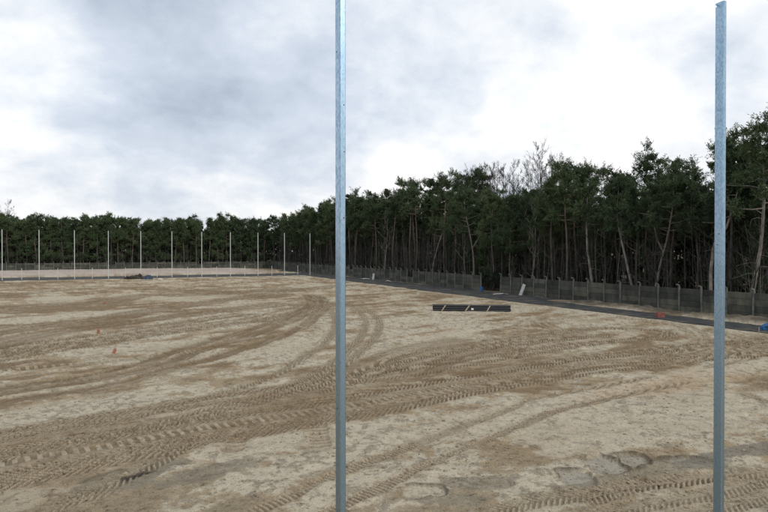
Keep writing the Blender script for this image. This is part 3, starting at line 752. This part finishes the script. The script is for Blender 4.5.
def plant(kind, proto, x, y, label, group, cat='tree', scale=None, rz=None, parts=('trunk', 'crown')):
    e = empty(kind, (x, y, gz(x, y)), rt.uniform(0, 6.28) if rz is None else rz)
    s = scale or rt.uniform(0.92, 1.08); e.scale = (s, s, s * rt.uniform(0.97, 1.03))
    tag(e, label, cat, group)
    for n, me in zip(parts, proto):
        o = obj(n, me, e)
        if n == 'branches': o['kind'] = 'stuff'
    return e
GR, GF, GB = 'pines behind the right concrete wall', 'pines behind the far concrete wall', 'bare trees among the pines'
# trees that stand out one by one (x, y, prototype, scale, turn, label)
marks = [(42.6, 27.0, protoPale[1], 1.08, 0.3, 'thick pine with a bowed reddish trunk at the right edge'),
         (43.2, 30.0, protoPale[0], 1.02, 2.2, 'forked pine just right of the tall right post'),
         (43.5, 35.6, protoPale[2], 0.98, 1.0, 'pine with crooked pale forked trunk left of the tall right post'),
         (44.0, 38.2, protoPale[0], 1.00, 4.0, 'spreading pine with pale twisted limbs over the middle of the right wall'),
         (43.6, 42.4, protoPale[1], 1.04, 3.6, 'tall pine with leaning pale trunk, tallest crown left of the right post'),
         (43.0, 62.5, protoPale[2], 0.95, 5.2, 'pine with bent pale trunk beside the dark gap in the wall'),
         (43.4, 73.4, protoPale[1], 1.05, 1.9, 'slender pine with long curved pale trunk above the black pipes'),
         (43.0, 77.6, protoThin[0], 1.03, 0.0, 'thin umbrella pine standing clear against the sky left of the bare trees'),
         (43.8, 70.4, protoThin[1], 1.05, 0.0, 'thin high crowned pine next to the bare treetops'),
         (43.5, 86.0, protoThin[2], 1.0, 0.0, 'thin open crowned pine at the dip in the skyline')]
marks = [(m_[0] - 1.6, m_[1], m_[2], m_[3] * (0.90 if m_[1] < 32 else 0.80 if m_[1] < 39 else 0.90)) + m_[4:] for m_ in marks]
for x, y, p, s, rz, lab in marks: plant('pine_tree', p, x, y, lab, GR, scale=s, rz=rz)
def clear(x, y, d=1.3): return all(math.hypot(x - m_[0], y - m_[1]) > d for m_ in marks)
for row, (u, sp, lab) in enumerate([(42.4, 3.3, 'straight dark pine in the front row behind the right concrete wall'), (45.8, 3.0, 'dark pine in the second row behind the right concrete wall'), (49.4, 3.0, 'dark pine in the third row behind the right concrete wall')]):
    y = 22.0 + row
    while y < 161:
        x = u + rt.uniform(-1.1, 1.1); yy = y + rt.uniform(-.9, .9)
        thin = 68 < yy < 92
        if row == 0 and 66 < yy < 92 and rt.random() < 0.5: y += sp; continue
        if clear(x, yy, 2.4 if row == 0 else 1.3):
            p = rt.choice(protoThin) if thin and rt.random() < 0.6 else rt.choice(protoP)
            plant('pine_tree', p, x, yy, lab, GR, scale=rt.uniform(0.9, 1.06) * (0.90 if thin and p in protoP else 1.07 if 68 < yy < 125 else 1) * (0.84 if 50 < yy < 68 else 0.95 if yy < 33 else 0.90 if yy < 47 else 1.0))
        y += sp
for row, (v, sp, lab) in enumerate([(162.2, 3.0, 'dark pine in the front row behind the far concrete wall'), (165.4, 2.8, 'dark pine in the second row behind the far concrete wall'), (169, 2.8, 'dark pine in the third row behind the far concrete wall')]):
    x = -36.0
    while x < 40:
        pr = rt.choice(protoLow + [protoP[2], protoP[4], protoP[0], protoP[1]])
        plant('pine_tree', pr, x + rt.uniform(-.9, .9), v + rt.uniform(-1, 1), lab, GF, scale=rt.uniform(0.91, 1.03) * (0.92 if pr in protoThin else 1) * (1.3 if pr in protoLow else 1))
        x += sp
# young low pines filling the wood's edge
for i in range(26):
    y = 24 + i * 5.2 + rt.uniform(-2, 2); x = rt.uniform(43.5, 50)
    plant('young_pine', rt.choice(protoLow), x, y, 'low young pine filling the shade under the taller right hand pines', 'young pines under the right hand wood', scale=rt.uniform(0.7, 1.0))
# bare broadleaved trees rising over the pines
for i, (x, y) in enumerate([(47, 66.5), (49, 64.6), (46.5, 62.3), (50, 61.2), (48, 59.4), (51, 58.2), (47, 56.8), (47.5, 72.0), (52, 66.8), (50, 69.5), (46.0, 69.8), (53, 60), (48.5, 68.2), (45.5, 60.5), (51.5, 63), (49, 71.5)]):
    plant('bare_tree', protoB[i % 4], x, y, 'leafless tree with fine branches in the tall bare clump above the pines', GB, scale=rt.uniform(0.86, 0.98), parts=('trunk', 'branches'))
plant('bare_tree', protoB[1], -22.5, 168, 'leafless tree at the far left edge behind the far wall', GB, scale=0.98, parts=('trunk', 'branches'))
plant('bare_tree', protoPB, 42.3, 90.5, 'pale leafless tree with spreading boughs right of the central post', GB, scale=1.0, parts=('trunk', 'branches'))
plant('bare_tree', protoPB, 42.0, 64.8, 'pale leafless tree just left of the dark gap in the wall', GB, scale=0.85, parts=('trunk', 'branches'))
plant('bare_tree', protoPB, 42.2, 52.0, 'pale leafless tree behind the leaning white board', GB, scale=0.95, parts=('trunk', 'branches'))
for i in range(34):
    y = 26 + i * 3.9 + rt.uniform(-1.4, 1.4); x = rt.uniform(41, 43.4)
    plant('bare_sapling', protoS, x, y, 'spindly leafless sapling just behind the right concrete wall', 'saplings behind the right wall', scale=rt.uniform(0.6, 1.05), parts=('trunk', 'branches'))

# shrub filling the gap where the wall panels are missing
e = empty('dark_shrub', (40.6, 57.6, 0)); tag(e, 'dark dense shrub filling the gap in the right concrete wall', 'shrub')
rs = np.random.RandomState(61); LV, LF, n0 = [], [], 0; mb = MB()
for k in range(16):
    a = rs.uniform(0, 6.28); q = rs.uniform(0.2, 1.0); tip = np.array((math.cos(a) * q * 0.8, math.sin(a) * q * 1.9, rs.uniform(0.5, 2.2)))
    mb.tube([(tip[0] * .15, tip[1] * .3, -0.2), tip * (.5, .6, .55), tip], [0.03, 0.02, 0.008], 4, False)
    V, F = leaf_tris(rs, tip, 0.5, 0.45, 150, 0.20, 0.07); LV.append(V); LF.append(F + n0); n0 += len(V)
o = obj('stems', mb.mesh('stems', m_twig), e); o['kind'] = 'stuff'
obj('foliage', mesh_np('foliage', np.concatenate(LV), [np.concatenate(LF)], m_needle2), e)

# the depth of the wood, too dense to count: one mass
def deep_wood():
    rs = np.random.RandomState(77)
    protos = []
    for i in range(4):
        tr, V, F = pine(300 + i, h=10.6, base=[0.5, 0.42, 0.15, 0.5][i], spread=2.3, nl=12, puff=(0.85, 1.3), nleaf=18, Lf=1.0, Wf=0.5, sides=4)
        TV = np.concatenate(tr.V); TF = {k: np.concatenate(v) for k, v in tr.F.items()}
        protos.append((TV, TF, V, F))
    trunk, crown = MB(), MB()
    pts = []
    for x in np.arange(53, 73, 3.3):
        for y in np.arange(20, 170, 3.3): pts.append((x, y))
    for y in np.arange(172.5, 189, 3.2):
        for x in np.arange(-44, 54, 3.2): pts.append((x, y))
    for x, y in pts:
        x += rs.uniform(-1.2, 1.2); y += rs.uniform(-1.2, 1.2)
        TV, TF, V, F = protos[rs.randint(4) if x < 64 and y < 180 else 2]
        M = rot_z(rs.uniform(0, 6.28)) * rs.uniform(0.85, 1.05)
        trunk.add(TV @ M.T + (x, y, 0), [f for k, f in TF.items() if k != 7 or True])
        crown.add(V @ M.T + (x, y, 0), [F])
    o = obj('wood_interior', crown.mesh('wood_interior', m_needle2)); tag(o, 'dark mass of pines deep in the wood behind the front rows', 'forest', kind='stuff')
    o2 = obj('wood_trunks', trunk.mesh('wood_trunks', m_bark), o); tag(o2, kind='stuff')
    # thicket and brushwood on the floor of the wood
    LV, LF, n0 = [], [], 0; st = MB()
    spots = [(rs.uniform(50, 68), rs.uniform(18, 178)) for _ in range(620)] + [(rs.uniform(-46, 60), rs.uniform(169, 187)) for _ in range(560)]
    for x, y in spots:
        hh = rs.uniform(1.2, 3.8) if rs.rand() < 0.5 else rs.uniform(4, 7)
        V, F = leaf_tris(rs, np.array((x, y, hh * 0.45)), rs.uniform(0.8, 1.6), hh * 0.6, 70, 0.55, 0.28)
        LV.append(V); LF.append(F + n0); n0 += len(V)
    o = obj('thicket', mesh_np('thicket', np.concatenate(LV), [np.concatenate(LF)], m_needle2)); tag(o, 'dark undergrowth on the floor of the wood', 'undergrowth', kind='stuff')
    for _ in range(1700):
        if rs.rand() < 0.72: x, y = rs.uniform(40.6, 54), rs.uniform(22, 165)
        else: x, y = rs.uniform(-36, 42), rs.uniform(160.6, 172)
        hh = rs.uniform(2.5, 9.0); r_ = rs.uniform(0.015, 0.05)
        P = trunk_path(rs, hh, 0.06, 0.12, 5); P[0, 2] = -0.3
        st.tube(P + (x, y, 0), np.linspace(r_, 0.008, 5), 3, False)
        for q in range(3):
            o_ = at_path(P, rs.uniform(.3, .9)) + (x, y, 0); a = rs.uniform(0, 6.28); ln = rs.uniform(.4, 1.6)
            st.tube([o_, o_ + np.array((math.cos(a), math.sin(a), .6)) * ln * .5, o_ + np.array((math.cos(a), math.sin(a), 1.0)) * ln], [r_ * .5, r_ * .4, .005], 3, False)
    o = obj('brushwood', st.mesh('brushwood', m_brush)); tag(o, 'thin grey stems crowding between the pine trunks', 'brushwood', kind='stuff')
deep_wood()

# ------------------------------------------------------------------ things on the field
def pipe_bundle():
    x0, y0, x1, y1 = 22.77, 39.84, 27.78, 36.67
    a = math.atan2(y1 - y0, x1 - x0)
    cx_, cy_ = (x0 + x1) / 2, (y0 + y1) / 2
    e = empty('pipe_bundle', (cx_, cy_, max(gz(x0 + .5, y0 - .3), gz(cx_, cy_), gz(x1 - .5, y1 + .3)) - 0.02), a)
    tag(e, 'long strapped bundle of black plastic pipes lying on the sand', 'pipe bundle')
    r_ = 0.088; rs = np.random.RandomState(4); lay = []
    for row, n in enumerate((5, 4, 3)):
        for k in range(n): lay.append(((k - (n - 1) / 2) * 2 * r_, r_ + row * r_ * 1.732))
    for y, z in lay:
        l0 = -2.95 + rs.uniform(-.05, .05); l1 = 2.95 - abs(rs.normal(0, .28))
        n = 14; aa = np.linspace(0, 2 * np.pi, n, endpoint=False)
        ring = lambda x, rr: np.stack([np.full(n, x), y + np.cos(aa) * rr, z + np.sin(aa) * rr], 1)
        V = np.vstack([ring(l0 + .4, r_ * .9), ring(l0, r_ * .9), ring(l0, r_ * .985), ring(l1, r_ * .985), ring(l1, r_ * .9), ring(l1 - .4, r_ * .9)])
        i = np.arange(5)[:, None] * n; j = np.arange(n)[None]; k = (j + 1) % n
        q = np.stack([i + j, i + k, i + n + k, i + n + j], -1).reshape(-1, 4)
        me = mesh_np('pipe', V, [q, [tuple(range(n - 1, -1, -1))], [tuple(range(5 * n, 6 * n))]], m_pipe, False)
        obj('pipe', me, e)
    hull = [(-5 * r_, 0.0), (5 * r_, 0.0), (5.1 * r_, r_), (3.2 * r_, r_ * 4.55), (2.6 * r_, r_ * 4.75), (-2.6 * r_, r_ * 4.75), (-3.2 * r_, r_ * 4.55), (-5.1 * r_, r_)]
    for xs, sl in ((-2.15, 0.45), (-0.35, 0.5), (1.25, 0.4)):
        V = []
        for y, z in hull:
            off = sl * 1.6 * (z - 0.2)
            for dx, kk in ((-.05, 1.02), (.05, 1.02), (.05, 1.05), (-.05, 1.05)): V.append((xs + off + dx, y * kk, max(z * kk + (kk - 1) * .1, -0.01)))
        m_ = len(hull)
        q = [(i * 4 + c, i * 4 + (c + 1) % 4, ((i + 1) % m_) * 4 + (c + 1) % 4, ((i + 1) % m_) * 4 + c) for i in range(m_) for c in range(4)]
        mb = MB(); mb.add(V, [q]); obj('strap', mb.mesh('strap', m_strap), e)
    mb = MB().box((0.05, -4.75 * r_, 0.19), (0.17, 0.012, 0.15), rot=rot_x(R(-28))); obj('tag', mb.mesh('tag', m_white), e)
pipe_bundle()

def stake(x, y, label, lean, hgt=0.42):
    e = empty('survey_stake', (x, y, gz(x, y)), lean[1]); tag(e, label, 'stake', 'orange survey stakes in a line')
    Rm = rot_y(lean[0])
    def pts(z0, z1, k0, k1):
        V = np.array([(sx * k, sy * k, z) for z, k in ((z0, k0), (z1, k1)) for sx, sy in ((-1, -1), (1, -1), (1, 1), (-1, 1))]) @ Rm.T
        return V, [[(3, 2, 1, 0), (4, 5, 6, 7), (0, 1, 5, 4), (1, 2, 6, 5), (2, 3, 7, 6), (3, 0, 4, 7)]]
    mb = MB(); mb.add(*pts(-0.25, hgt * 0.35, 0.045, 0.05)); obj('peg', mb.mesh('peg', m_stake), e)
    mb = MB(); mb.add(*pts(hgt * 0.35 + 0.002, hgt * 0.85, 0.056, 0.056)); mb.add(*pts(hgt * 0.85, hgt, 0.056, 0.025)); obj('painted_head', mb.mesh('painted_head', m_orange), e)
    mb = MB(); rs = np.random.RandomState(int(x * 10 + y)); n = 11
    V = [(0, 0, 0.10)] + [(math.cos(k / n * 6.283) * rs.uniform(.2, .34), math.sin(k / n * 6.283) * rs.uniform(.15, .25), rs.uniform(.0, .03)) for k in range(n)] + [(math.cos(k / n * 6.283) * .45, math.sin(k / n * 6.283) * .33, -.08) for k in range(n)]
    mb.add(V, [[(0, 1 + k, 1 + (k + 1) % n) for k in range(n)], [(1 + k, 1 + n + k, 1 + n + (k + 1) % n, 1 + (k + 1) % n) for k in range(n)]])
    obj('sand_mound', mb.mesh('sand_mound', m_sandpile, True), e)
m_sandpile = noisy('loose_sand', (0.17, 0.13, 0.09), (0.30, 0.25, 0.185), 6, 0.95, bstr=0.5, bdist=0.02, bscale=25)
stake(-0.54, 35.9, 'upright orange marker stake on the pale sand, middle one of three', (R(3), 0.4), 0.42)
stake(0.12, 28.7, 'leaning orange marker stake nearest the viewer of the three', (R(24), 0.2), 0.36)
stake(-0.37, 56.0, 'orange marker stake furthest away of the three on the field', (R(5), 1.0), 0.36)

def lump(name, mname, rx, ry, rz, seed, parent=None, loc=(0, 0, 0), rough=0.55, nu=18, nv=9):
    """a crumpled, flat-bottomed heap"""
    u = np.linspace(0, 2 * np.pi, nu, endpoint=False); v = np.linspace(0, 1, nv)
    V = []
    for q in v[:-1]:
        for a in u:
            k = 1 + rough * 2 * (float(vnoise(np.array(math.cos(a) * 1.7 + seed * 3.1 + q), np.array(math.sin(a) * 1.7 + seed + q * 2))) - 0.5)
            V.append((math.cos(a) * rx * k * math.cos(q * math.pi / 2), math.sin(a) * ry * k * math.cos(q * math.pi / 2), rz * math.sin(q * math.pi / 2) * (k * .6 + .4) - 0.04 * (q == 0)))
    V.append((0, 0, rz)); n = len(V) - 1
    F = [[(i * nu + j, i * nu + (j + 1) % nu, (i + 1) * nu + (j + 1) % nu, (i + 1) * nu + j) for i in range(nv - 2) for j in range(nu)], [((nv - 2) * nu + j, (nv - 2) * nu + (j + 1) % nu, n) for j in range(nu)], [tuple(range(nu - 1, -1, -1))]]
    mb = MB(); mb.add(V, F)
    return obj(name, mb.mesh(name, mname, False), parent, loc)
# heap of debris and tarpaulin at the far edge
hp = empty('debris_heap', (3.9, 105.2, gz(3.9, 105.2)), R(-25)); tag(hp, 'dark heap of earth and rubbish at the foot of a far post', 'heap')
lump('earth', m_debris, 1.3, 0.7, 0.5, 3, hp); lump('earth', m_debris, 0.6, 0.5, 0.8, 5, hp, (0.5, .2, 0)); lump('earth', m_debris, 0.5, 0.4, 0.45, 8, hp, (-1.2, .1, 0))
rs = np.random.RandomState(2)
for k in range(7):
    a = rs.uniform(0, 6.28); mb = MB().box((0, 0, 0), (rs.uniform(.5, 1.1), .10, .06), rot=rot_z(a) @ rot_y(rs.uniform(-.5, .5)))
    obj('broken_lath', mb.mesh('broken_lath', m_debris), hp, (rs.uniform(-1, 1), rs.uniform(-.4, .2), rs.uniform(.35, .75)))
tp = lump('tarpaulin_bundle', m_navy, 1.0, 0.7, 0.7, 9, None, (5.9, 103.9, gz(5.9, 103.9))); tp.rotation_euler[2] = R(-25); tag(tp, 'crumpled dark blue tarpaulin beside the far debris heap', 'tarpaulin')
tp = lump('plastic_scrap', m_white, 0.5, 0.22, 0.18, 12, None, (7.6, 103.2, gz(7.6, 103.2))); tag(tp, 'small white scrap right of the dark blue tarpaulin', 'scrap')

# rubbish along the side wall
def board(x, y, wd, hg, th, tilt, rz, label):
    e = empty('white_board', (x, y, gz(x, y) - 0.02), rz); tag(e, label, 'board')
    mb = MB().box((0, 0, 0), (wd, th, hg), bevel=0.006)
    V = np.concatenate(mb.V); M = rot_x(tilt[0]) @ rot_y(tilt[1])
    mb.V = [(V + (0, 0, hg / 2)) @ M.T]
    pn = obj('panel', mb.mesh('panel', m_white), e)
    for s in (-1, 1):
        mb = MB(); q = MB().box((s * wd * .32, -th / 2 - .009, hg / 2), (0.03, 0.012, hg * .92)); mb.add(np.concatenate(q.V) @ M.T, [np.concatenate(v) for v in q.F.values()])
        obj('rib', mb.mesh('rib', m_white), pn)
board(38.9, 49.8, 0.34, 1.30, 0.03, (0, R(22)), R(-65), 'narrow white board leaning against the dark wall')
board(38.6, 87.0, 0.40, 1.05, 0.03, (0, R(9)), R(-65), 'white board standing by the wall just right of the central post')
def flat_scrap(name, x, y, lx, ly, seed, m, label, cat, rz=0, amp=0.14):
    n, k = 14, 7
    X, Y = np.meshgrid(np.linspace(-lx, lx, n), np.linspace(-ly, ly, k))
    Z = 0.03 + amp * fbm(X + seed, Y, 0.5, 3, seed) * (1 - (X / lx) ** 2 * .7)
    X = X + 0.15 * ly * (fbm(X, Y + seed, .4, 2, seed + 1) - .5); Y = Y * (1 - .35 * fbm(X + seed, Y * 0, .5, 2, seed + 2))
    V = np.stack([X.ravel(), Y.ravel(), Z.ravel()], 1); B = V - (0, 0, 0.012)
    i = np.arange(k - 1)[:, None] * n; j = np.arange(n - 1)[None]
    q = np.stack([i + j, i + j + 1, i + n + j + 1, i + n + j], -1).reshape(-1, 4)
    per = np.concatenate([np.arange(n), np.arange(1, k) * n + n - 1, (k - 1) * n + np.arange(n - 2, -1, -1), np.arange(k - 2, 0, -1) * n]); p2 = np.roll(per, -1)
    side = np.stack([per, per + n * k, p2 + n * k, p2], 1)
    z = max(gz(x, y), gz(x - lx * .6 * math.cos(rz), y - lx * .6 * math.sin(rz)), gz(x + lx * .6 * math.cos(rz), y + lx * .6 * math.sin(rz)))
    o = obj(name, mesh_np(name, np.vstack([V, B]), [q, q[:, ::-1] + n * k, side], m, True), None, (x, y, z - 0.02), (0, 0, rz))
    tag(o, label, cat); return o
flat_scrap('plastic_sheet', 38.0, 52.0, 0.8, 0.32, 3, m_white, 'crumpled white plastic sheet on the ground left of the leaning white board', 'plastic sheet', R(-30))
flat_scrap('plastic_sheet', 38.2, 89.5, 1.0, 0.3, 6, m_white, 'long white scrap lying left of the standing white board by the central post', 'plastic sheet', R(-50), .3)
flat_scrap('plastic_sheet', 38.2, 80.5, 0.5, 0.3, 8, m_white, 'small pale scrap lying right of the standing white board', 'plastic sheet', R(-40), .3)
o = lump('blue_bag', m_blue, 0.26, 0.22, 0.48, 21, None, (38.9, 56.9, gz(38.9, 56.9))); tag(o, 'blue plastic bag in the dark gap of the wall', 'bag')
flat_scrap('blue_scrap', 38.4, 59.2, 0.5, 0.3, 11, m_navy, 'flat bluish scrap left of the blue bag by the wall gap', 'scrap', R(-30))
# red crate on the membrane
e = empty('red_crate', (34.8, 29.1, 0.035), R(-22)); tag(e, 'small faded red crate on the dark strip left of the right post', 'crate')
W_, D_, H_ = 0.50, 0.34, 0.32
obj('base', MB().box((0, 0, 0.02), (W_, D_, 0.03)).mesh('base', m_red), e)
for sx, sy in ((0, -1), (0, 1), (-1, 0), (1, 0)):
    for z in (0.075, 0.175, 0.275):
        sz = (W_, 0.018, 0.075) if sy else (0.018, D_ - 0.04, 0.075)
        obj('slat', MB().box((sx * (W_ / 2 - .009), sy * (D_ / 2 - .009), z), sz).mesh('slat', m_red), e)
for sx in (-1, 1):
    for sy in (-1, 1):
        obj('corner_post', MB().box((sx * (W_ / 2 - .036), sy * (D_ / 2 - .036), H_ / 2 + .02), (0.03, 0.03, H_ - .03)).mesh('corner_post', m_red), e)
# blue bundle at the right edge, and a little peg beside it
o = lump('blue_tarpaulin', m_blue, 0.62, 0.42, 0.42, 31, None, (35.2, 21.6, 0.03)); o.rotation_euler[2] = R(-25); tag(o, 'bright blue tarpaulin bundle at the right edge beside the wall', 'tarpaulin')
e = empty('wooden_peg', (32.9, 21.0, gz(32.9, 21.0))); tag(e, 'thin pale wooden peg by the dark strip near the blue bundle', 'peg')
obj('peg', MB().box((0, 0, 0.14), (0.05, 0.03, 0.5), rot=rot_y(R(4)), bevel=.006).mesh('peg', m_strap), e)
flat_scrap('red_film', 10.62, 6.33, 0.22, 0.14, 15, m_redbag, 'scrap of red plastic film at the bottom right corner', 'scrap', R(-20), .22)
# loose clods lying on the sand: too many and too small to count
def clods():
    rs = np.random.RandomState(31)
    n = 7000
    r_ = 1 / rs.uniform(1 / 60.0, 1 / 7.5, n); a = R(25) + rs.uniform(-R(37), R(37), n)
    x = np.sin(a) * r_; y = np.cos(a) * r_
    keep = (fbm(x, y, 2.2, 3, 40) + 0.25 * (fbm(x, y, 9, 2, 41) - 0.5) > 0.50) & (x < 32.5)
    x, y = x[keep], y[keep]; n = len(x)
    z = ground_fields(x, y, False)
    ico = np.array([(0, 0, 1), (.89, 0, .45), (.28, .85, .45), (-.72, .53, .45), (-.72, -.53, .45), (.28, -.85, .45), (.72, .53, -.45), (-.28, .85, -.45), (-.89, 0, -.45), (-.28, -.85, -.45), (.72, -.53, -.45), (0, 0, -1)])
    fc = np.array([(0, 1, 2), (0, 2, 3), (0, 3, 4), (0, 4, 5), (0, 5, 1), (1, 6, 2), (2, 7, 3), (3, 8, 4), (4, 9, 5), (5, 10, 1), (6, 7, 2), (7, 8, 3), (8, 9, 4), (9, 10, 5), (10, 6, 1)])
    sz = 0.008 + 0.026 * rs.rand(n) ** 4 + 0.0005 * np.hypot(x, y)
    V = ico[None] * rs.uniform(0.6, 1.3, (n, 12, 1)) * (sz[:, None, None] * np.stack([rs.uniform(.8, 1.7, n), rs.uniform(.8, 1.7, n), rs.uniform(.4, .75, n)], 1)[:, None])
    V = V + np.stack([x, y, z + sz * 0.25], 1)[:, None]
    F = fc[None] + np.arange(n)[:, None, None] * 12
    o = obj('clods', mesh_np('clods', V.reshape(-1, 3), [F.reshape(-1, 3)], m_clod)); tag(o, 'small clods of damp soil scattered over the sand', 'clods', kind='stuff')
m_clod = noisy('damp_clod', (0.17, 0.13, 0.085), (0.34, 0.285, 0.21), 2, 0.95, coord='World')
clods()
